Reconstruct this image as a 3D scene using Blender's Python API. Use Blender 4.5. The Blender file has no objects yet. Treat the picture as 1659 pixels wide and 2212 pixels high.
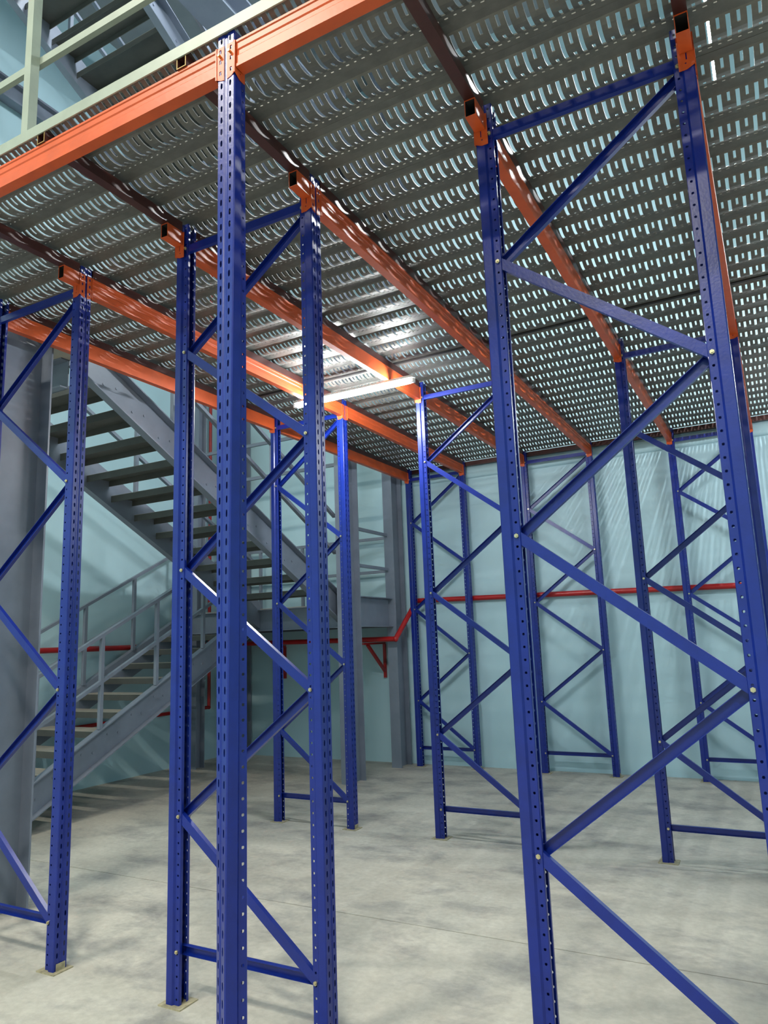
import bpy, bmesh, math, random
from mathutils import Vector, Matrix
random.seed(7)
scene = bpy.context.scene
COL = scene.collection

# ------------------------------------------------------------------ camera
F_PX, YAW, PITCH, ROLL = 1562.329, 0.49313, 0.17473, -0.0365
CAM = Vector((2.73115, -2.82319, 1.67886))
cy, sy, cp, sp = math.cos(YAW), math.sin(YAW), math.cos(PITCH), math.sin(PITCH)
fw = Vector((-sy * cp, cy * cp, sp)); rt = Vector((cy, sy, 0)); up = rt.cross(fw)
c_, s_ = math.cos(ROLL), math.sin(ROLL)
r2 = c_ * rt + s_ * up; u2 = -s_ * rt + c_ * up
cam_data = bpy.data.cameras.new('camera'); cam = bpy.data.objects.new('camera', cam_data); COL.objects.link(cam)
cam_data.sensor_fit = 'VERTICAL'; cam_data.sensor_height = 24.0
cam_data.lens = F_PX / 2212 * 24.0
cam_data.clip_start = 0.05; cam_data.clip_end = 200
m3 = Matrix((r2, u2, -fw)).transposed()
cam.matrix_world = Matrix.Translation(CAM) @ m3.to_4x4()
scene.camera = cam

# ------------------------------------------------------------------ world, lights, exposure
scene.view_settings.view_transform = 'Standard'
scene.view_settings.look = 'None'
scene.view_settings.gamma = 1.0
scene.view_settings.use_curve_mapping = False
scene.view_settings.exposure = 0.55
scene.cycles.use_adaptive_sampling = True; scene.cycles.adaptive_threshold = 0.07
scene.cycles.use_light_tree = False; scene.cycles.max_bounces = 4; scene.cycles.diffuse_bounces = 3; scene.cycles.glossy_bounces = 2
scene.cycles.transmission_bounces = 1; scene.cycles.caustics_reflective = False; scene.cycles.caustics_refractive = False
world = bpy.data.worlds.new('world'); scene.world = world
world.use_nodes = True
world.node_tree.nodes['Background'].inputs[0].default_value = (0.9, 0.95, 1.0, 1)
world.node_tree.nodes['Background'].inputs[1].default_value = 0.05

def area(name, loc, size, power, color, rot=(0, 0, 0), parent=None):
    l = bpy.data.lights.new(name, 'AREA'); l.shape = 'RECTANGLE'; l.size, l.size_y = size
    l.energy = power; l.color = color
    o = bpy.data.objects.new(name, l); COL.objects.link(o); o.location = loc; o.rotation_euler = rot
    if parent: o.parent = parent
    return o

HALL_W, TUBE_E, UPPER_W = 335, 180, 190
WARM, COOL = (1.0, 0.94, 0.80), (0.93, 0.98, 1.0)

# ------------------------------------------------------------------ materials
def mat(name, color, rough=0.5, metal=0.0, noise=0.0, nscale=6.0, bump=0.0, bscale=60, color2=None, spec=0.5, dirt=None, coat=0.0):
    m = bpy.data.materials.new(name); m.use_nodes = True
    nt = m.node_tree; b = nt.nodes['Principled BSDF']
    b.inputs['Roughness'].default_value = rough; b.inputs['Metallic'].default_value = metal
    b.inputs['Specular IOR Level'].default_value = spec
    b.inputs['Coat Weight'].default_value = coat; b.inputs['Coat Roughness'].default_value = 0.12
    b.inputs['Base Color'].default_value = (*color, 1)
    tc = nt.nodes.new('ShaderNodeTexCoord')
    if noise > 0 or color2:
        n = nt.nodes.new('ShaderNodeTexNoise'); n.inputs['Scale'].default_value = nscale; n.inputs['Detail'].default_value = 6
        n.inputs['Roughness'].default_value = 0.6
        nt.links.new(tc.outputs['Object'], n.inputs['Vector'])
        mx = nt.nodes.new('ShaderNodeMix'); mx.data_type = 'RGBA'
        c2 = color2 or tuple(c * (1 - noise) for c in color)
        mx.inputs[6].default_value = (*color, 1); mx.inputs[7].default_value = (*c2, 1)
        rp = nt.nodes.new('ShaderNodeValToRGB'); rp.color_ramp.elements[0].position = 0.38; rp.color_ramp.elements[1].position = 0.66
        nt.links.new(n.outputs['Fac'], rp.inputs['Fac']); nt.links.new(rp.outputs['Color'], mx.inputs[0])
        nt.links.new(mx.outputs[2], b.inputs['Base Color'])
    if bump > 0:
        n2 = nt.nodes.new('ShaderNodeTexNoise'); n2.inputs['Scale'].default_value = bscale; n2.inputs['Detail'].default_value = 3
        nt.links.new(tc.outputs['Object'], n2.inputs['Vector'])
        bp = nt.nodes.new('ShaderNodeBump'); bp.inputs['Strength'].default_value = bump; bp.inputs['Distance'].default_value = 0.01
        nt.links.new(n2.outputs['Fac'], bp.inputs['Height']); nt.links.new(bp.outputs['Normal'], b.inputs['Normal'])
    return m

BLUE = mat('blue_powder_coat', (0.004, 0.020, 0.235), 0.32, spec=0.5, noise=0.18, nscale=9, bump=0.05, bscale=90)
ORANGE = mat('orange_powder_coat', (0.66, 0.105, 0.024), 0.40, noise=0.15, nscale=7, bump=0.04, bscale=40)
MAROON = mat('maroon_primer_steel', (0.075, 0.024, 0.022), 0.36, noise=0.3, nscale=5)
DECK = mat('galvanised_deck_steel', (0.175, 0.18, 0.168), 0.5, metal=0.25, noise=0.25, nscale=14)
STAIR = mat('grey_blue_steel_paint', (0.20, 0.235, 0.30), 0.38, noise=0.12, nscale=5)
TREAD = mat('dusty_tread_top', (0.30, 0.29, 0.26), 0.6, color2=(0.42, 0.38, 0.31), nscale=4)
DARKST = mat('dark_grey_tread_steel', (0.085, 0.09, 0.085), 0.5, noise=0.2, nscale=6)
EDGE = mat('pale_green_grey_steel', (0.33, 0.38, 0.32), 0.42, noise=0.15, nscale=6)
ZINC = mat('yellow_zinc_bolt', (0.62, 0.56, 0.36), 0.3, metal=0.8)
BRASS = mat('gold_safety_pin', (0.85, 0.62, 0.12), 0.25, metal=0.9)
PLATE = mat('dusty_base_plate', (0.42, 0.38, 0.25), 0.6, noise=0.4, nscale=30)
RED = mat('red_pipe_paint', (0.42, 0.012, 0.014), 0.32, noise=0.15, nscale=8)
TUBEEND = mat('ochre_cut_steel', (0.34, 0.24, 0.08), 0.5, metal=0.3)
DARKHOLE = mat('stub_shade_and_joint_dark', (0.02, 0.02, 0.022), 0.7)  # near-black: painted shade inside the stub ends, also the joint strip colour
WHITEP = mat('white_lamp_plastic', (0.75, 0.76, 0.76), 0.4)
GALV = mat('grey_paint_ceiling', (0.26, 0.29, 0.31), 0.7, noise=0.15, nscale=2)

def paint_wall():
    m = mat('pale_teal_wall_paint', (0.40, 0.61, 0.64), 0.5, bump=0.08, bscale=14)
    nt = m.node_tree; b = nt.nodes['Principled BSDF']
    tc = nt.nodes.new('ShaderNodeTexCoord')
    mp = nt.nodes.new('ShaderNodeMapping'); mp.inputs['Scale'].default_value = (3.0, 3.0, 0.7)
    n = nt.nodes.new('ShaderNodeTexNoise'); n.inputs['Scale'].default_value = 1.4; n.inputs['Detail'].default_value = 5
    nt.links.new(tc.outputs['Object'], mp.inputs['Vector']); nt.links.new(mp.outputs[0], n.inputs['Vector'])
    mx = nt.nodes.new('ShaderNodeMix'); mx.data_type = 'RGBA'
    mx.inputs[6].default_value = (0.49, 0.70, 0.775, 1); mx.inputs[7].default_value = (0.425, 0.63, 0.71, 1)
    nt.links.new(n.outputs['Fac'], mx.inputs[0]); nt.links.new(mx.outputs[2], b.inputs['Base Color'])
    return m
WALL = paint_wall()

def concrete():
    m = bpy.data.materials.new('trowelled_concrete'); m.use_nodes = True
    nt = m.node_tree; b = nt.nodes['Principled BSDF']; L = nt.links.new
    tc = nt.nodes.new('ShaderNodeTexCoord')
    mp = nt.nodes.new('ShaderNodeMapping'); mp.inputs['Scale'].default_value = (0.8, 1.25, 1)
    mp.inputs['Rotation'].default_value = (0, 0, 0.3)
    L(tc.outputs['Object'], mp.inputs['Vector'])
    def noise(scale, detail, rough, vec, dist=0.0):
        n = nt.nodes.new('ShaderNodeTexNoise'); n.inputs['Scale'].default_value = scale; n.inputs['Detail'].default_value = detail
        n.inputs['Roughness'].default_value = rough; n.inputs['Distortion'].default_value = dist
        L(vec, n.inputs['Vector']); return n
    def ramp(src, p0, p1, c0=(0, 0, 0, 1), c1=(1, 1, 1, 1)):
        r = nt.nodes.new('ShaderNodeValToRGB'); r.color_ramp.elements[0].position = p0; r.color_ramp.elements[1].position = p1
        r.color_ramp.elements[0].color = c0; r.color_ramp.elements[1].color = c1
        L(src, r.inputs['Fac']); return r
    def mix(fac, a, bcol, f=None):
        x = nt.nodes.new('ShaderNodeMix'); x.data_type = 'RGBA'
        if hasattr(fac, 'links') or not isinstance(fac, float): L(fac, x.inputs[0])
        else: x.inputs[0].default_value = fac
        for i, v in ((6, a), (7, bcol)):
            if isinstance(v, tuple): x.inputs[i].default_value = v
            else: L(v, x.inputs[i])
        return x.outputs[2]
    big = ramp(noise(0.8, 8, 0.6, mp.outputs[0], 0.15).outputs['Fac'], 0.38, 0.64)
    mid = ramp(noise(2.1, 9, 0.66, mp.outputs[0], 0.2).outputs['Fac'], 0.48, 0.72)
    fine = ramp(noise(26, 5, 0.6, tc.outputs['Object']).outputs['Fac'], 0.35, 0.75)
    c = mix(big.outputs['Color'], (0.46, 0.445, 0.39, 1), (0.62, 0.605, 0.53, 1))
    c = mix(mid.outputs['Color'], c, (0.25, 0.25, 0.25, 1))
    x = nt.nodes.new('ShaderNodeMix'); x.data_type = 'RGBA'; x.blend_type = 'MULTIPLY'; x.inputs[0].default_value = 0.18
    L(c, x.inputs[6]); L(fine.outputs['Color'], x.inputs[7])
    L(x.outputs[2], b.inputs['Base Color'])
    b.inputs['Roughness'].default_value = 0.62
    bp = nt.nodes.new('ShaderNodeBump'); bp.inputs['Strength'].default_value = 0.12; bp.inputs['Distance'].default_value = 0.01
    L(fine.outputs['Color'], bp.inputs['Height']); L(bp.outputs['Normal'], b.inputs['Normal'])
    return m
CONC = concrete()

def emit(name, color, strength):
    m = bpy.data.materials.new(name); m.use_nodes = True
    b = m.node_tree.nodes['Principled BSDF']
    b.inputs['Base Color'].default_value = (0.9, 0.9, 0.9, 1)
    b.inputs['Emission Color'].default_value = (*color, 1); b.inputs['Emission Strength'].default_value = strength
    return m
TUBE = emit('lit_led_tube', (0.97, 1.0, 1.0), TUBE_E)
TUBE_HI = emit('lit_high_output_tube', (0.97, 1.0, 1.0), TUBE_E * 4.5)

# ------------------------------------------------------------------ mesh helpers
class MB:
    def __init__(s): s.v = []; s.f = []
    def add(s, vs, fs):
        n = len(s.v); s.v += [tuple(p) for p in vs]; s.f += [tuple(i + n for i in f) for f in fs]; return s
    def box(s, x0, x1, y0, y1, z0, z1):
        return s.add([(x0,y0,z0),(x1,y0,z0),(x1,y1,z0),(x0,y1,z0),(x0,y0,z1),(x1,y0,z1),(x1,y1,z1),(x0,y1,z1)],
                     [(3,2,1,0),(4,5,6,7),(0,1,5,4),(1,2,6,5),(2,3,7,6),(3,0,4,7)])
    def sweep(s, prof, a, b, xdir, cap=True):
        """extrude closed 2-D profile (list of (p,q)) from a to b; p along xdir, q along the third axis"""
        a = Vector(a); b = Vector(b); d = (b - a).normalized(); xd = Vector(xdir); xd = (xd - xd.dot(d) * d).normalized(); yd = d.cross(xd)
        n = len(prof); vs = [a + xd * p + yd * q for p, q in prof] + [b + xd * p + yd * q for p, q in prof]
        fs = [(i, (i + 1) % n, n + (i + 1) % n, n + i) for i in range(n)]
        if cap: fs += [tuple(range(n - 1, -1, -1)), tuple(range(n, 2 * n))]
        return s.add(vs, fs)
    def cyl(s, a, b, r, n=10, cap=True):
        a = Vector(a); b = Vector(b); d = (b - a).normalized()
        x = Vector((0, 0, 1)) if abs(d.z) < 0.9 else Vector((1, 0, 0))
        return s.sweep([(r * math.cos(2 * math.pi * i / n), r * math.sin(2 * math.pi * i / n)) for i in range(n)], a, b, x, cap)
    def mesh(s, name, fix=True):
        me = bpy.data.meshes.new(name); me.from_pydata(s.v, [], s.f)
        if fix:
            bm = bmesh.new(); bm.from_mesh(me); bmesh.ops.recalc_face_normals(bm, faces=bm.faces); bm.to_mesh(me); bm.free()
        return me
    def build(s, name, m, parent=None, loc=None):
        return link(name, s.mesh(name), m, parent, loc)

def link(name, me, m, parent=None, loc=None, rz=0.0):
    o = bpy.data.objects.new(name, me); COL.objects.link(o)
    if m and not me.materials: me.materials.append(m)
    if parent: o.parent = parent
    if loc: o.location = loc
    if rz: o.rotation_euler = (0, 0, rz)
    return o

def tag(o, label, cat, group=None, kind=None):
    o['label'] = label; o['category'] = cat; o['kind'] = 'thing'
    if group: o['group'] = group
    if kind: o['kind'] = kind
    return o

def thing(name, label, cat, loc=(0, 0, 0), group=None, kind=None):
    o = bpy.data.objects.new(name, None); COL.objects.link(o); o.location = loc; o.empty_display_size = 0.1
    return tag(o, label, cat, group, kind)

def struct(o):
    o['kind'] = 'structure'; return o

def smooth(me, ang=40):
    for p in me.polygons: p.use_smooth = True
    try: me.set_sharp_from_angle(angle=math.radians(ang))
    except Exception: pass

def sheet(name, v, f, th, offset_up=None):
    """open sheet -> welded, given thickness"""
    me = bpy.data.meshes.new(name); me.from_pydata(v, [], f)
    bm = bmesh.new(); bm.from_mesh(me)
    bmesh.ops.remove_doubles(bm, verts=bm.verts, dist=0.0004)
    bmesh.ops.recalc_face_normals(bm, faces=bm.faces)
    bmesh.ops.solidify(bm, geom=bm.faces[:], thickness=th)
    bmesh.ops.recalc_face_normals(bm, faces=bm.faces)
    bm.to_mesh(me); bm.free()
    return me

def copy_tree(o, parent=None):
    c = o.copy(); COL.objects.link(c); c.parent = parent
    for ch in [k for k in bpy.data.objects if k.parent == o]:
        copy_tree(ch, c)
    return c

# ------------------------------------------------------------------ the setting
WX, WY = -5.10, 6.42            # inner faces of left and back wall
RX, FY, HZ = 11.0, -13.0, 10.6
fl = struct(MB().box(WX - .3, RX + .3, FY - .3, WY + .3, -0.3, -0.02).build('floor', CONC))
for (a, b) in ((FY, -5.2), (-5.195, 1.333), (1.341, WY)):
    for (p, q) in ((WX, RX),):
        MB().box(p, q, a, b, -0.019, 0.0).build('floor_slab', CONC, fl)
struct(MB().box(WX - .25, WX, FY - .25, WY + .25, -0.02, HZ).build('wall_left', WALL))
struct(MB().box(WX, RX, WY, WY + .25, -0.02, HZ).build('wall_back', WALL))
struct(MB().box(RX, RX + .25, FY - .25, WY + .25, -0.02, HZ).build('wall_right', WALL))
struct(MB().box(WX, RX, FY - .25, FY, -0.02, HZ).build('wall_front', WALL))
struct(MB().box(WX - .25, RX + .25, FY - .25, WY + .25, HZ, HZ + .2).build('ceiling', GALV))
# rounded ledge running along the back wall under the deck
led = MB(); n = 10
prof = [(0.0, 0.085), (0.0, -0.085)] + [(0.055 * math.sin(math.pi * i / n), -0.085 * math.cos(math.pi * i / n)) for i in range(1, n)]
led.sweep([(-p, q) for p, q in prof], (-1.75, WY, 3.93), (RX, WY, 3.93), (0, 1, 0))
tr = struct(led.build('trim_1', WALL)); smooth(tr.data)

# ------------------------------------------------------------------ rack frames
LX = [-1.7009, -0.9316, 0.0, 0.8, 1.8226, 2.6163]
RY = [0.0, 3.0929, 6.2166]
ZL = [0.24, 0.854, 2.075, 3.281]; ZR = [0.2416, 1.466, 2.6825]
UPH = 4.05; BOLT_U = 0.014; UD = 0.076; HW = 0.0425; RW = 0.033
YC = 0.032                                  # centre of upright behind the bolt plane

def hole_cell(vs, fs, P, a0, a1, z0, z1, hw, hh, zc=None, n=8):
    """cell [a0,a1]x[z0,z1] with an n-gon hole; P(a,z) -> 3-D"""
    ac = (a0 + a1) / 2; zc = (z0 + z1) / 2 if zc is None else zc
    zm = (z0 + z1) / 2
    outer = [(a1, zm), (a1, z1), (ac, z1), (a0, z1), (a0, zm), (a0, z0), (ac, z0), (a1, z0)]
    inner = []
    for i in range(8):
        t = math.pi / 4 * i
        inner.append((ac + hw * math.cos(t) * (1.12 if i % 2 else 1), zc + hh * math.sin(t) * (1.12 if i % 2 else 1)))
    b = len(vs)
    vs += [P(*q) for q in outer] + [P(*q) for q in inner]
    fs += [(b + i, b + (i + 1) % 8, b + 8 + (i + 1) % 8, b + 8 + i) for i in range(8)]

def upright_mesh(name, h, twist=None):
    vs, fs = [], []
    nseg = int(round(h / 0.05))
    def strip(P0, P1, z0, z1):
        zm = (z0 + z1) / 2; b = len(vs)
        for z in (z0, zm, z1): vs.append((*P0, z)); vs.append((*P1, z))
        fs.append((b, b + 1, b + 3, b + 2)); fs.append((b + 2, b + 3, b + 5, b + 4))
    for k in range(nseg):
        z0, z1 = k * 0.05, (k + 1) * 0.05
        front = lambda a, z: (UD, a, z)
        vv = [-HW, -0.0315, -0.0115, -0.006, 0.006, 0.0115, 0.0315, HW]
        strip((UD - .004, -HW), (UD, -HW + .004), z0, z1); strip((UD, -HW + .004), (UD, -0.0315), z0, z1)
        hole_cell(vs, fs, front, -0.0315, -0.0115, z0, z1, 0.0052, 0.0135)
        strip((UD, -0.0115), (UD - .003, -0.006), z0, z1); strip((UD - .003, -0.006), (UD - .003, 0.006), z0, z1); strip((UD - .003, 0.006), (UD, 0.0115), z0, z1)
        hole_cell(vs, fs, front, 0.0115, 0.0315, z0, z1, 0.0052, 0.0135)
        strip((UD, 0.0315), (UD, HW - .004), z0, z1); strip((UD, HW - .004), (UD - .004, HW), z0, z1)
        for s in (-1, 1):
            strip((UD - .004, s * HW), (0.036, s * HW), z0, z1)
            strip((0.036, s * HW), (0.028, s * RW), z0, z1)
            side = lambda a, z, s=s: (a, s * RW, z)
            hole_cell(vs, fs, side, 0.0, 0.028, z0, z1, 0.0052, 0.0052)
            strip((0.0, s * RW), (-0.002, s * (RW - .004)), z0, z1)
            strip((-0.002, s * (RW - .004)), (-0.002, s * 0.016), z0, z1)
    if twist:
        out = []
        for (u, v, z) in vs:
            a = twist(z); du = u - 0.04
            out.append((0.04 + du * math.cos(a) - v * math.sin(a), du * math.sin(a) + v * math.cos(a), z))
        vs = out
    me = sheet(name, vs, fs, 0.0022)
    me.materials.append(BLUE)
    return me
UPRIGHT = upright_mesh('upright', UPH)

def chan(w, d, t, open_):        # C profile: p = across, q = depth; open_ -1 opens towards -q
    h = w / 2
    pr = [(-h, 0), (h, 0), (h, d), (h - t, d), (h - t, t), (-h + t, t), (-h + t, d), (-h, d)]
    return pr if open_ > 0 else [(p, d - q) for p, q in pr][::-1]

def brace(parent, a, b, opened):
    """a, b = (x, z) in frame coordinates; the frame plane is y = 0 (centre of uprights)"""
    ax, az = a; bx_, bz = b
    d = Vector((bx_ - ax, 0, bz - az)).normalized()
    side = Vector((-d.z, 0, d.x))
    A = Vector((ax, 0, az)) - d * 0.012; B = Vector((bx_, 0, bz)) + d * 0.012
    m = MB(); w, dp, t = 0.043, 0.024, 0.0022
    y0 = -0.028 if not opened else -0.004
    pr = [(-w/2, 0), (w/2, 0), (w/2, dp), (w/2 - t, dp), (w/2 - t, t), (-w/2 + t, t), (-w/2 + t, dp), (-w/2, dp)]
    if opened: pr = [(p, dp - q) for p, q in pr]
    n = len(pr)
    vs = [P + side * p + Vector((0, y0 + q, 0)) for P in (A, B) for p, q in pr]
    m.add(vs, [(i, (i + 1) % n, n + (i + 1) % n, n + i) for i in range(n)] + [tuple(range(n)), tuple(range(2 * n - 1, n - 1, -1))])
    return m.build('brace', BLUE, parent)

BOLT = MB().cyl((0, 0, 0), (0, -0.007, 0), 0.0095, 6).cyl((0, -0.007, 0), (0, -0.012, 0), 0.005, 8).mesh('bolt'); BOLT.materials.append(ZINC)
PLATE_M = MB().box(-0.035, 0.105, -0.062, 0.062, 0.0, 0.006).mesh('base_plate'); PLATE_M.materials.append(PLATE)
FOOT_M = MB().box(0.0785, 0.0815, -0.028, 0.028, 0.006, 0.042).box(0.0815, 0.0835, -0.006, 0.006, 0.018, 0.030).mesh('foot_bracket'); FOOT_M.materials.append(PLATE)

def frame_proto(l0, l1):
    d = LX[l1] - LX[l0]
    root = thing('storage_rack', '', 'rack', (LX[l0], RY[0] + YC, 0), 'blue rack frames carrying the deck')
    for (x, rz) in ((BOLT_U, math.pi), (d - BOLT_U, 0.0)):
        link('upright', UPRIGHT, None, root, (x, 0, 0.006), rz)
        link('base_plate', PLATE_M, None, root, (x, 0, 0.0), rz)
        link('foot_bracket', FOOT_M, None, root, (x, 0, 0.0), rz)
    top = 3.885
    pts = [((d, ZR[0]), (0, ZL[1]), False), ((0, ZL[1]), (d, ZR[1]), True), ((d, ZR[1]), (0, ZL[2]), False),
           ((0, ZL[2]), (d, ZR[2]), True), ((d, ZR[2]), (0, ZL[3]), False), ((0, ZL[3]), (d, top - .02), True),
           ((0, ZL[0]), (d, ZR[0] - .004), True), ((0, top + .02), (d, top + .02), False)]
    for a, b, o in pts: brace(root, a, b, o)
    for x, zs in ((0, ZL + [top + .02]), (d, ZR + [top])):
        for z in zs: link('bolt', BOLT, None, root, (x, -RW - 0.001, z))
    return root

FR_LABEL = {
 (0, 0): 'blue rack frame cut by the left picture edge beside the big grey column',
 (0, 1): 'blue rack frame right behind the slim front post, nearer pair of legs on base plates',
 (0, 2): 'largest and nearest blue rack frame at the right side of the picture',
 (1, 0): 'middle-row blue rack frame in front of the staircase landing, under the lit tube lamp',
 (1, 1): 'middle-row blue rack frame just left of the large right-hand frame leg',
 (1, 2): 'middle-row blue rack frame seen through the largest right-hand frame',
 (2, 0): 'blue rack frame against the back wall next to the corner grey column',
 (2, 1): 'blue rack frame against the back wall at its centre, under the red pipe line',
 (2, 2): 'blue rack frame against the back wall furthest right'}
for ci, (a, b) in enumerate(((0, 1), (2, 3), (4, 5))):
    pro = frame_proto(a, b)
    for ri in range(3):
        o = pro if ri == 0 else copy_tree(pro)
        o.location = (LX[a], RY[ri] + YC, 0); o['label'] = FR_LABEL[(ri, ci)]

# ------------------------------------------------------------------ beams with hooked connectors
BZ0, BZ1, CZ0, CZ1 = 3.887, 4.005, 3.863, 4.004
BH = BZ1 - BZ0
BEAM_PROF = [(0, 0), (0.05, 0), (0.05, .012), (0.046, .016), (0.046, .05), (0.042, .056), (0.042, .074), (0.046, .08), (0.046, .104), (0.050, .108), (0.05, BH), (0, BH)]

def plate_holes(P, a0, a1, z0, z1, holes):
    """rectangular sheet with rectangular holes [(a0,a1,z0,z1)]"""
    A = sorted({a0, a1, *[h[0] for h in holes], *[h[1] for h in holes]}); Z = sorted({z0, z1, *[h[2] for h in holes], *[h[3] for h in holes]})
    v, f = [], []
    for i in range(len(A) - 1):
        for j in range(len(Z) - 1):
            ca, cz = (A[i] + A[i+1]) / 2, (Z[j] + Z[j+1]) / 2
            if any(h[0] < ca < h[1] and h[2] < cz < h[3] for h in holes): continue
            b = len(v); v += [P(A[i], Z[j]), P(A[i+1], Z[j]), P(A[i+1], Z[j+1]), P(A[i], Z[j+1])]; f.append((b, b+1, b+2, b+3))
    return v, f

def connector_mesh():
    """local: +x outward (front of upright face is x=0), +y = direction the beam leaves; side of upright at y=0"""
    H = CZ1 - CZ0
    v, f = plate_holes(lambda a, z: (0.002, -a, z), 0.0, 0.036, 0.0, H,
        [(0.012, 0.022, 0.016, 0.034), (0.012, 0.022, 0.066, 0.084), (0.012, 0.022, 0.112, 0.130)])
    v2, f2 = plate_holes(lambda a, z: (0.002 - a, 0.003, z), 0.0, 0.060, 0.0, H, [(0.03, 0.036, 0.012, 0.019), (0.026, 0.031, 0.03, 0.062)])
    n = len(v); v += v2; f += [tuple(i + n for i in q) for q in f2]
    n = len(v); v += [(0.002, 0, 0), (0.002, 0.003, 0), (0.002, 0.003, H), (0.002, 0, H)]; f.append((n, n+1, n+2, n+3))
    # pointed lower corners either side of the fold
    me = sheet('connector', [(x, y, z - (0.012 * min(1, (abs(y) if y < 0 else (0.002 - x)) / 0.03) if z < 0.001 else 0)) for x, y, z in v], f, 0.003)
    me.materials.append(ORANGE); return me
CONN = connector_mesh()
me2 = CONN.copy(); 
for vx in me2.vertices: vx.co.y = -vx.co.y
bm = bmesh.new(); bm.from_mesh(me2); bmesh.ops.recalc_face_normals(bm, faces=bm.faces); bm.to_mesh(me2); bm.free()
CONN_M = me2
PIN = MB().cyl((0, 0, 0), (0.012, 0, 0), 0.0055, 8).mesh('safety_pin'); PIN.materials.append(BRASS)

def beam(label, face, a, b, axis, sgn, group, hollow=False, conn=(True, True), pins=False):
    """box beam running along axis ('x'/'y') from a to b (upright side faces); face = coordinate of upright front face,
    sgn = outward direction of that face"""
    name = 'beam_stub' if hollow else 'rack_beam'
    if axis == 'y': root = thing(name, label, 'beam', (face, (a + b) / 2, BZ0), group)
    else: root = thing(name, label, 'beam', ((a + b) / 2, face, BZ0), group)
    L = b - a; m = MB()
    prof = [(p - 0.05, q) for p, q in BEAM_PROF]
    ya, yb = -L / 2 + (0.006 if conn[0] else 0), L / 2 - (0.006 if conn[1] else 0)
    if not hollow:
        n = len(prof)
        vs = [(p, y, q) for y in (ya, yb) for p, q in prof]
        m.add(vs, [(i, (i+1) % n, n + (i+1) % n, n + i) for i in range(n)] + [tuple(range(n)), tuple(range(2*n-1, n-1, -1))])
    else:
        t = 0.0025; H = BH; q0 = 0.036
        m.box(-0.05, 0, ya, yb, q0, q0 + t).box(-0.05, 0, ya, yb, H - t, H).box(-0.05, -0.05 + t, ya, yb, q0 + t, H - t).box(-t, 0, ya, yb, q0 + t, H - t)
    me = m.mesh('beam_body')
    bd = link('beam_body', me, ORANGE, root)
    if hollow:
        i0, i1, e = -0.05 + t, -t, 0.0008; ye0, ye1 = ya + .004, yb - .004; b0, b1 = q0 + t, H - t
        MB().box(i0, i1, ye0, ye1, b0, b0 + e).box(i0, i1, ye0, ye1, b1 - e, b1).box(i0, i0 + e, ye0, ye1, b0 + e, b1 - e).box(i1 - e, i1, ye0, ye1, b0 + e, b1 - e).build('shade_lining', DARKHOLE, root)  # thin black lining added to paint the shade inside the open stub
    for i, y in ((0, -L / 2), (1, L / 2)):
        if not conn[i]: continue
        c = link('connector', CONN if i == 0 else CONN_M, None, root, (0.0, y, CZ0 - BZ0))
        if pins:
            link('safety_pin', PIN, None, c, (0.004, -0.018 if i == 0 else 0.018, 0.098))
    # orient: local +x = outward
    if axis == 'y':
        if sgn < 0: root.rotation_euler = (0, 0, math.pi)
    else:
        root.rotation_euler = (0, 0, -math.pi / 2) if sgn < 0 else (0, 0, math.pi / 2)
    return root

def face_x(l):
    return (LX[l] - BOLT_U + UD) if l % 2 else (LX[l] + BOLT_U - UD)
LINE = ['first beam line from the staircase', 'second beam line from the staircase', 'third beam line from the staircase',
        'fourth beam line from the staircase', 'fifth beam line from the staircase', 'rightmost beam line']
for l in range(6):
    s = 1 if l % 2 else -1
    for r in range(2):
        y0 = RY[r] + YC + HW + 0.001; y1 = RY[r + 1] + YC - HW - 0.001
        where = 'nearer bay' if r == 0 else 'far bay'
        beam('orange deck beam on the %s, %s' % (LINE[l], where), face_x(l), y0, y1, 'y', s, 'orange deck beams')
for l in range(1, 6):
    s = 1 if l % 2 else -1
    yb = RY[0] + YC - HW - 0.001
    if s > 0:
        beam('short sawn-off orange beam stub on the %s' % LINE[l], face_x(l), yb - 0.12, yb, 'y', s, 'sawn-off beam stubs', True, (False, True))
    else:   # rotated by 180 degrees: ends swap
        beam('short sawn-off orange beam stub on the %s' % LINE[l], face_x(l), yb - 0.12, yb, 'y', s, 'sawn-off beam stubs', True, (True, False))

# ------------------------------------------------------------------ slim front post (twisted) and the girder it carries
PX, PYF = 1.0675, -0.90            # centre across, front face
def tw(z): return -math.radians(31) * min(1.0, max(0.0, (3.45 - z) / 2.7))
post = thing('rack_post', 'slim blue slotted front post standing alone under the orange edge girder', 'post', (PX, PYF + UD - 0.04, 0))
pm = upright_mesh('post_upright', UPH, tw)
po = link('upright', pm, None, post, (0, 0.04, 0.006), -math.pi / 2)
link('base_plate', PLATE_M, None, post, (0, 0.04, 0), -math.pi / 2)
GL = beam('orange edge girder left of the slim front post', PYF, -2.35, PX - HW - 0.001, 'x', -1, 'orange edge girders', conn=(False, True), pins=True)
GR = beam('orange edge girder right of the slim front post', PYF, PX + HW + 0.001, 3.6, 'x', -1, 'orange edge girders', conn=(True, False), pins=True)

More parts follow.
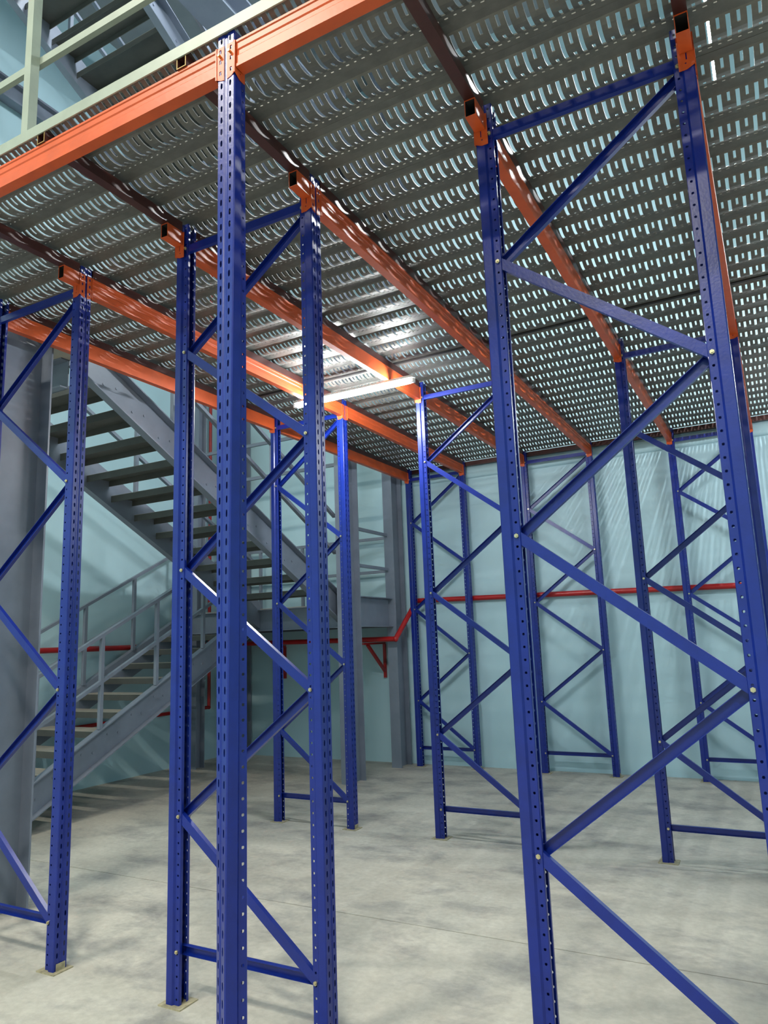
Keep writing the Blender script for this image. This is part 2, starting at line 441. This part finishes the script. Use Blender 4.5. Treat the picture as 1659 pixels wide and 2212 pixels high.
# ------------------------------------------------------------------ joists
JZ0, JZ1 = 4.006, 4.064
def tube_joist(label, a, b, axis, w=0.05):
    m = MB(); t = 0.004; L = b - a; h = JZ1 - JZ0; g = 0.0
    for (p0, p1, q0, q1) in ((-w/2, w/2, 0, t), (-w/2, w/2, h - t, h), (-w/2, -w/2 + t, t, h - t), (w/2 - t, w/2, t, h - t)):
        if axis == 'y': m.box(p0, p1, 0, L, q0, q1)
        else: m.box(0, L, p0, p1, q0, q1)
    o = m.build('joist', MAROON)
    return tag(o, label, 'joist', 'maroon deck joists')
JX = [face_x(l) + (0.025 if l % 2 == 0 else -0.025) for l in range(6)]
JEND = MB(); w, h, t = 0.025, JZ1 - JZ0, 0.004
JEND.box(-w, w, -0.0015, 0, 0, t).box(-w, w, -0.0015, 0, h - t, h).box(-w, -w + t, -0.0015, 0, t, h - t).box(w - t, w, -0.0015, 0, t, h - t)
JEND_M = JEND.mesh('cut_end')
BAYN = ['front overhang', 'nearer bay', 'far bay']
for l in range(6):
    for r in range(3):
        ya = -0.905 if r == 0 else RY[r - 1] + YC + HW + 0.008
        yb = RY[r] + YC - HW - 0.008
        o = tube_joist('dark maroon joist on the %s, %s' % (LINE[l], BAYN[r]), ya, yb, 'y')
        o.location = (JX[l], ya, JZ0)
        if r == 0: link('cut_end', JEND_M, TUBEEND, o)
o = tube_joist('dark maroon steel joist along the back wall under the deck edge', -1.85, 3.45, 'x'); o.location = (-1.85, 6.345, JZ0)

# ------------------------------------------------------------------ perforated deck
PER, PW = 0.0765, 0.2355
DX0, NPER = -1.87, 69
def plank_mesh(name, y_from=0.0):
    xs = [0, 0.0105, 0.0275, 0.051, 0.0635, PER]
    kind = ['s', 'L', 's', 'S', 's']
    yl = [0.0, 0.018, 0.024, 0.043, 0.047, 0.051, 0.072, 0.094, 0.1178, 0.1416, 0.1636, 0.1845, 0.1895, 0.1925, 0.2045, 0.2105, 0.2355]
    yl = [y for y in yl if y > y_from + 1e-6]; yl = [y_from] + yl
    def z(y):
        if y <= 0.0431 or y >= 0.1924: return 0.026
        d = (y - 0.1178) / 0.0748
        return 0.026 * (1 - max(0.0, 1 - d * d))
    v, f = [], []
    for k in range(NPER):
        for i in range(5):
            for j in range(len(yl) - 1):
                yc = (yl[j] + yl[j + 1]) / 2
                if kind[i] == 'L' and 0.051 < yc < 0.1845: continue
                if kind[i] == 'S' and (0.051 < yc < 0.094 or 0.1416 < yc < 0.1845): continue
                if kind[i] in 'LS' and 0.2045 < yc < 0.2105: continue
                b = len(v)
                for (x, y) in ((xs[i], yl[j]), (xs[i+1], yl[j]), (xs[i+1], yl[j+1]), (xs[i], yl[j+1])):
                    v.append((k * PER + x, y, z(y)))
                f.append((b, b+1, b+2, b+3))
    me = sheet(name, v, f, 0.0055)
    if min(q.co.z for q in me.vertices) < -0.001: me = sheet(name, v, f, -0.0055)
    me.materials.append(DECK)
    return me
PLANK = plank_mesh('deck_plank'); PLANK0 = plank_mesh('deck_plank_cut', 0.031)
deck = thing('mezzanine_deck', 'grey perforated steel plank deck of the mezzanine overhead', 'deck', (DX0, 0, JZ1 + 0.004))
for k in range(-4, 27):
    y = 0.0165 + PW * k + (0.03 if k >= 11 else 0.0)
    if k == 26: y -= 0.0
    link('deck_plank', PLANK0 if k == -4 else PLANK, None, deck, (random.choice((0, 0, 0.0, 0.012)), y + 0.001, random.uniform(0, 0.0015)))

MB().box(0, NPER * PER, 0.0015, 0.0300, 0.0, 0.016).build('joint_strip', DARKHOLE, deck, (0, 0.0165 + PW * 11, 0.018))
# ------------------------------------------------------------------ guard rail on the deck edge
gr = thing('guard_rail', 'pale grey-green guard rail and edge angle along the front of the deck', 'railing', (0, -0.905, 4.05))
MB().box(-2.4, 3.6, -0.006, 0.0, 0.004, 0.058).box(-2.4, 3.6, 0.0, 0.05, 0.0525, 0.058).build('edge_angle', EDGE, gr)
for x in (-1.62, -0.17, 1.28, 2.73):
    MB().box(x - .023, x + .023, -0.004 + .006, 0.042 + .006, 0.058, 1.10).build('rail_post', EDGE, gr)
MB().box(-2.4, 3.6, 0.049, 0.074, 0.46, 0.50).build('mid_rail', EDGE, gr)
MB().box(-2.4, 3.6, 0.0, 0.05, 1.10, 1.14).build('top_rail', EDGE, gr)

# ------------------------------------------------------------------ staircase
def c_stringer(parent, x, flange, pa, pb, h, t=0.010, fwid=0.075, name='stringer'):
    """C channel in the plane x = const; pa, pb = (y, z) of the lower edge; h = vertical height"""
    (ya, za), (yb, zb) = pa, pb
    m = MB(); f = flange
    def slab(x0, x1, d0, d1):
        xa, xb = min(x0, x1), max(x0, x1)
        m.add([(xa, ya, za + d0), (xb, ya, za + d0), (xb, yb, zb + d0), (xa, yb, zb + d0), (xa, ya, za + d1), (xb, ya, za + d1), (xb, yb, zb + d1), (xa, yb, zb + d1)],
              [(3,2,1,0),(4,5,6,7),(0,1,5,4),(1,2,6,5),(2,3,7,6),(3,0,4,7)])
    slab(x - t / 2, x + t / 2, 0.012, h - 0.012); slab(x - t / 2, x + t / 2 + f * fwid, 0, 0.012) if f > 0 else slab(x + t / 2, x - t / 2 + f * fwid, 0, 0.012)
    slab(x - t / 2, x + t / 2 + f * fwid, h - 0.012, h) if f > 0 else slab(x + t / 2, x - t / 2 + f * fwid, h - 0.012, h)
    return m.build(name, STAIR, parent)

SB = MB().cyl((0, 0, 0), (0.012, 0, 0), 0.012, 6).mesh('bolt_head'); SB.materials.append(STAIR)

def flight(parent, xl, xr, lower, slope_dir, y0, z0, n, slope, rail_sides, y_end, zoff=0.0, hstr=0.34, rails=True, rail_h=0.97, post_gap=0.77, y_first=None):
    """lower edge of the stringers: z = z0 + slope*(y-y0)*dir"""
    zb = lambda y: z0 + slope * (y - y0) * slope_dir + zoff
    for x, fl_ in ((xr, 1), (xl, -1)):
        st = c_stringer(parent, x, fl_, (y0, zb(y0)), (y_end, zb(y_end)), hstr)
    for i in range(1, n + 1):
        z = 0.166 * i + lower + zoff
        y = y0 + slope_dir * ((z - zoff) - 0.2 - z0) / slope
        if (slope_dir > 0 and y > y_end - .12) or (slope_dir < 0 and y < y_end + .12): continue
        w0, w1 = xl + 0.006, xr - 0.006; dy = 0.148
        to = MB().box(w0, w1, y - dy, y + dy, z - 0.010, z - 0.003).box(w0, w1, y - dy, y - dy + 0.006, z - 0.07, z - 0.010).box(w0, w1, y + dy - 0.006, y + dy, z - 0.07, z - 0.010).build('tread', DARKST, parent)
        MB().box(w0, w1, y - dy, y + dy, z - 0.003, z).build('tread_plate', TREAD, to)
        for dy2 in (-0.07, 0.07):
            link('bolt_head', SB, None, to, (xr + 0.0, y + dy2, z - 0.03))
    if not rails: return
    for x in rail_sides:
        ylo, yhi = (y0 + 0.2, y_end - 0.1) if slope_dir > 0 else (y_end + 0.1, y0 - 0.2)
        y = y_first if y_first is not None else ylo
        while y < yhi:
            zt = zb(y) + hstr
            MB().box(x - .02, x + .02, y - .02, y + .02, zt, zt + rail_h).build('rail_post', STAIR, parent)
            y += post_gap
        for hgt, nm in ((rail_h, 'handrail'), (rail_h * 0.5, 'mid_rail')):
            m = MB(); e = 0.022
            ya, yb = ylo - .05, yhi + .05
            za, zb_ = zb(ya) + hstr + hgt, zb(yb) + hstr + hgt
            m.add([(x - e, ya, za - .02), (x + e, ya, za - .02), (x + e, yb, zb_ - .02), (x - e, yb, zb_ - .02), (x - e, ya, za + .02), (x + e, ya, za + .02), (x + e, yb, zb_ + .02), (x - e, yb, zb_ + .02)],
                  [(3,2,1,0),(4,5,6,7),(0,1,5,4),(1,2,6,5),(2,3,7,6),(3,0,4,7)])
            m.build(nm, STAIR, parent)

stair = thing('steel_staircase', 'grey steel staircase with two open-tread flights and a landing in the far left corner', 'staircase', (-3.5, 3.5, 0))
inv = Matrix.Translation((3.5, -3.5, 0))
kids0 = set(bpy.data.objects)
LANDZ = 2.15
flight(stair, -4.88, -3.70, 0.0, 1, 1.60, 0.0, 13, 0.515, (-3.66, -4.88), 5.06, y_first=1.85)
flight(stair, -3.48, -2.20, LANDZ, -1, 5.07, 1.884, 12, 0.511, (-2.16, -3.48), 0.95, hstr=0.36, rail_h=0.94, y_first=1.32)
# landing
MB().box(-4.62, -2.11, 5.08, 6.33, LANDZ - 0.012, LANDZ).build('landing_plate', TREAD, stair)
MB().box(-4.95, -4.82, 5.08, 6.11, LANDZ - 0.012, LANDZ).build('landing_plate', TREAD, stair)
def beam_c(parent, a, b, z0, z1, fdir, name='landing_beam'):
    m = MB(); (xa, ya), (xb, yb) = a, b; t = 0.010
    if abs(xb - xa) > abs(yb - ya):
        m.box(xa, xb, ya - t/2, ya + t/2, z0, z1); y2 = ya + fdir * 0.075
        for z in (z0, z1 - .012): m.box(xa, xb, min(ya, y2), max(ya, y2), z, z + .012)
    else:
        m.box(xa - t/2, xa + t/2, ya, yb, z0, z1); x2 = xa + fdir * 0.075
        for z in (z0, z1 - .012): m.box(min(xa, x2), max(xa, x2), ya, yb, z, z + .012)
    return m.build(name, STAIR, parent)
beam_c(stair, (-4.95, 5.09), (-2.11, 5.09), LANDZ - 0.30, LANDZ - 0.013, -1)
beam_c(stair, (-4.69, 6.30), (-2.06, 6.30), LANDZ - 0.30, LANDZ - 0.013, -1)
beam_c(stair, (-2.02, 5.17), (-2.02, 6.03), LANDZ - 0.30, LANDZ + 0.09, 1)
beam_c(stair, (-4.95, 5.1), (-4.95, 6.11), LANDZ - 0.30, LANDZ - 0.013, 1)
for z in (2.64, 3.12):
    MB().box(-2.03, -1.99, 5.18, 6.02, z - .02, z + .02).build('landing_rail', STAIR, stair)
    MB().box(-4.68, -2.07, 6.25, 6.29, z - .02, z + .02).build('landing_rail', STAIR, stair)
for x in (-4.4, -3.6, -2.8, -2.1): MB().box(x - .02, x + .02, 6.25, 6.29, LANDZ, 3.10).build('rail_post', STAIR, stair)
for z in (4.01, 4.50):
    MB().box(-4.63, -2.02, 5.164, 5.20, z - .022, z + .022).build('tie_rail', STAIR, stair)
# head of the upper flight
MB().box(-3.52, -1.82, 0.42, 0.96, 4.05, 4.062).build('landing_plate', TREAD, stair)
beam_c(stair, (-3.52, 0.95), (-2.2, 0.95), 3.80, 4.05, -1)
top = thing('upper_stair_flight', 'dark grey open-tread stair flight seen from below above the orange girder', 'staircase', (-2.85, 2.5, 6.3))
flight(top, -3.48, -2.20, LANDZ, -1, 5.07, 1.884, 12, 0.511, (-2.16, -3.48), 0.70, zoff=4.38, hstr=0.36, rail_h=0.94, y_first=1.0)
for root in (stair, top):
    bpy.context.view_layer.update()
    for ch in [k for k in bpy.data.objects if k.parent == root]:
        ch.location = ch.location - root.location

# ------------------------------------------------------------------ steel columns and beams of the building
def i_column(label, x0, x1, y0, y1, h, base=True):
    t, tw_ = 0.014, 0.010; xm, ym = (x0 + x1) / 2, (y0 + y1) / 2
    root = thing('steel_column', label, 'column', (xm, ym, 0), 'grey steel columns')
    w, d = (x1 - x0) / 2, (y1 - y0) / 2
    MB().box(-w, w, -d, -d + t, 0, h).build('flange', STAIR, root); MB().box(-w, w, d - t, d, 0, h).build('flange', STAIR, root)
    MB().box(-tw_/2, tw_/2, -d + t, d - t, 0, h).build('web', STAIR, root)
    return root
i_column('wide grey steel column at the left picture edge', -2.10, -1.87, 0.13, 0.56, 4.04)
i_column('grey steel column behind the lit tube lamp, carrying the landing corner', -2.10, -1.94, 4.85, 5.16, 10.5)
i_column('grey steel column in the corner beside the first back-wall frame', -2.05, -1.905, 6.04, 6.35, 10.5)
i_column('grey steel column behind the stairs near the left wall', -4.80, -4.64, 5.10, 5.28, 10.5)
i_column('grey steel column on the back wall in the far left corner', -4.86, -4.70, 6.12, 6.40, 10.5)
tag(MB().box(-5.09, -4.95, -6, 6.4, 8.47, 8.50).box(-5.09, -4.95, -6, 6.4, 8.72, 8.75).box(-5.03, -5.01, -6, 6.4, 8.50, 8.72).build('wall_girt', STAIR), 'grey steel girt high on the left wall', 'beam')
tag(MB().box(-1.90, -1.52, 0.6, 6.35, 8.10, 8.125).box(-1.90, -1.52, 0.6, 6.35, 8.425, 8.45).box(-1.72, -1.70, 0.6, 6.35, 8.125, 8.425).build('floor_beam', STAIR), 'dark grey upper-level steel floor beam high above the deck', 'beam')

# ------------------------------------------------------------------ red fire pipes
def pipe(label, pts, r, name='fire_pipe'):
    root = thing(name, label, 'pipe', pts[0])
    o0 = Vector(pts[0])
    for i in range(len(pts) - 1):
        m = MB().cyl(Vector(pts[i]) - o0, Vector(pts[i + 1]) - o0, r, 14); ob = m.build('pipe_run', RED, root); smooth(ob.data)
    for i in range(1, len(pts) - 1):
        bm = bmesh.new(); bmesh.ops.create_uvsphere(bm, u_segments=14, v_segments=8, radius=r * 1.18)
        me = bpy.data.meshes.new('elbow'); bm.to_mesh(me); bm.free(); smooth(me, 80)
        link('elbow', me, RED, root, Vector(pts[i]) - o0)
    return root
pipe('red fire pipe along the back wall, bending round the corner column to the left',
     [(RX - .1, 6.365, 2.02), (-1.74, 6.365, 2.20), (-1.86, 5.92, 1.685), (-5.02, 5.92, 1.70), (-5.02, -2.5, 1.69)], 0.034)
pipe('red fire pipe riser standing in the far left corner behind the stairs', [(-5.03, 5.80, 8.40), (-5.03, 5.80, 0.77), (-5.03, 3.4, 0.75)], 0.025)
def bracket(label, x):
    root = thing('pipe_bracket', label, 'bracket', (x, WY, 1.62), 'red pipe brackets')
    MB().box(-.02, .02, -0.62, -0.012, -0.0, 0.026).build('arm', RED, root)
    MB().box(-.02, .02, -0.03, -0.0005, -0.47, 0.0).build('wall_leg', RED, root)
    m = MB(); m.sweep([(-.018, -.018), (.018, -.018), (.018, .018), (-.018, .018)], (0, -0.50, 0.0), (0, -0.022, -0.38), (1, 0, 0)); m.build('strut', RED, root)
bracket('dark red triangular pipe bracket left of the corner column', -2.30)
bracket('dark red triangular pipe bracket under the pipe behind the stair landing', -4.05)

# ------------------------------------------------------------------ lamps
def tube_lamp(label, x0, x1, y, z, group=None, tube_mat=None):
    root = thing('tube_lamp', label, 'lamp', ((x0 + x1) / 2, y, z), group)
    L = (x1 - x0) / 2
    MB().box(-L, L, -0.024, 0.024, 0.020, 0.040).build('housing', WHITEP, root)
    t = MB().cyl((-L + .04, 0, 0), (L - .04, 0, 0), 0.026, 12); to = t.build('tube', tube_mat or TUBE, root); smooth(to.data)
    for s in (-1, 1):
        MB().box(min(s * L, s * (L - .04)), max(s * L, s * (L - .04)), -0.02, 0.02, -0.02, 0.012).build('end_cap', WHITEP, root)
        MB().box(s * L * 0.72 - .01, s * L * 0.72 + .01, -0.012, 0.012, 0.040, 3.887 - z if z < 3.9 and s * L * .72 < -9 else 0.045).build('clip', WHITEP, root)
    return root
tube_lamp('lit white tube lamp hung under the orange beams', -1.02, 0.22, 2.48, 3.846)
tube_lamp('lit white tube lamp under the deck beyond the right picture edge', 3.5, 4.7, 3.9, 3.846)

def high_lamp(label, x, y, z, power, color, size=(1.5, 0.35), rot=(0, 0, 0)):
    root = thing('ceiling_lamp', label, 'lamp', (x, y, z), 'hall ceiling lamps')
    MB().box(-size[0]/2, size[0]/2, -size[1]/2, size[1]/2, 0.02, 0.09).build('housing', WHITEP, root)
    MB().cyl((-.4, 0, .09), (-.4, 0, HZ - z), 0.006, 6).build('hanger', STAIR, root); MB().cyl((.4, 0, .09), (.4, 0, HZ - z), 0.006, 6).build('hanger', STAIR, root)
    area('lamp_light', (0, 0, 0.0), size, power, color, (0, 0, 0), root)
    return root
for i, (x, y) in enumerate(((-1.8, -5.0), (3.4, -5.6), (1.2, -9.5))):
    high_lamp('long white ceiling lamp behind the viewpoint, ' + ('on the staircase side', 'on the right-hand side', 'the one furthest back')[i], x, y, 8.6, HALL_W, WARM)
for (x, y) in ((-1.2, 1.6),):
    high_lamp('long white ceiling lamp high above the perforated deck', x, y, 9.8, UPPER_W, COOL)
ul = tube_lamp('lit tube lamp above the deck, shining through the slots at the upper right', -0.6, 0.6, 3.25, 6.5, None, TUBE_HI)
ul.location = (2.77, 3.25, 6.5); ul.rotation_euler = (0, 0, math.pi / 2)
for s in (-1, 1): MB().cyl((s * .45, 0, .04), (s * .45, 0, HZ - 6.5), 0.004, 6).build('hanger', STAIR, ul)
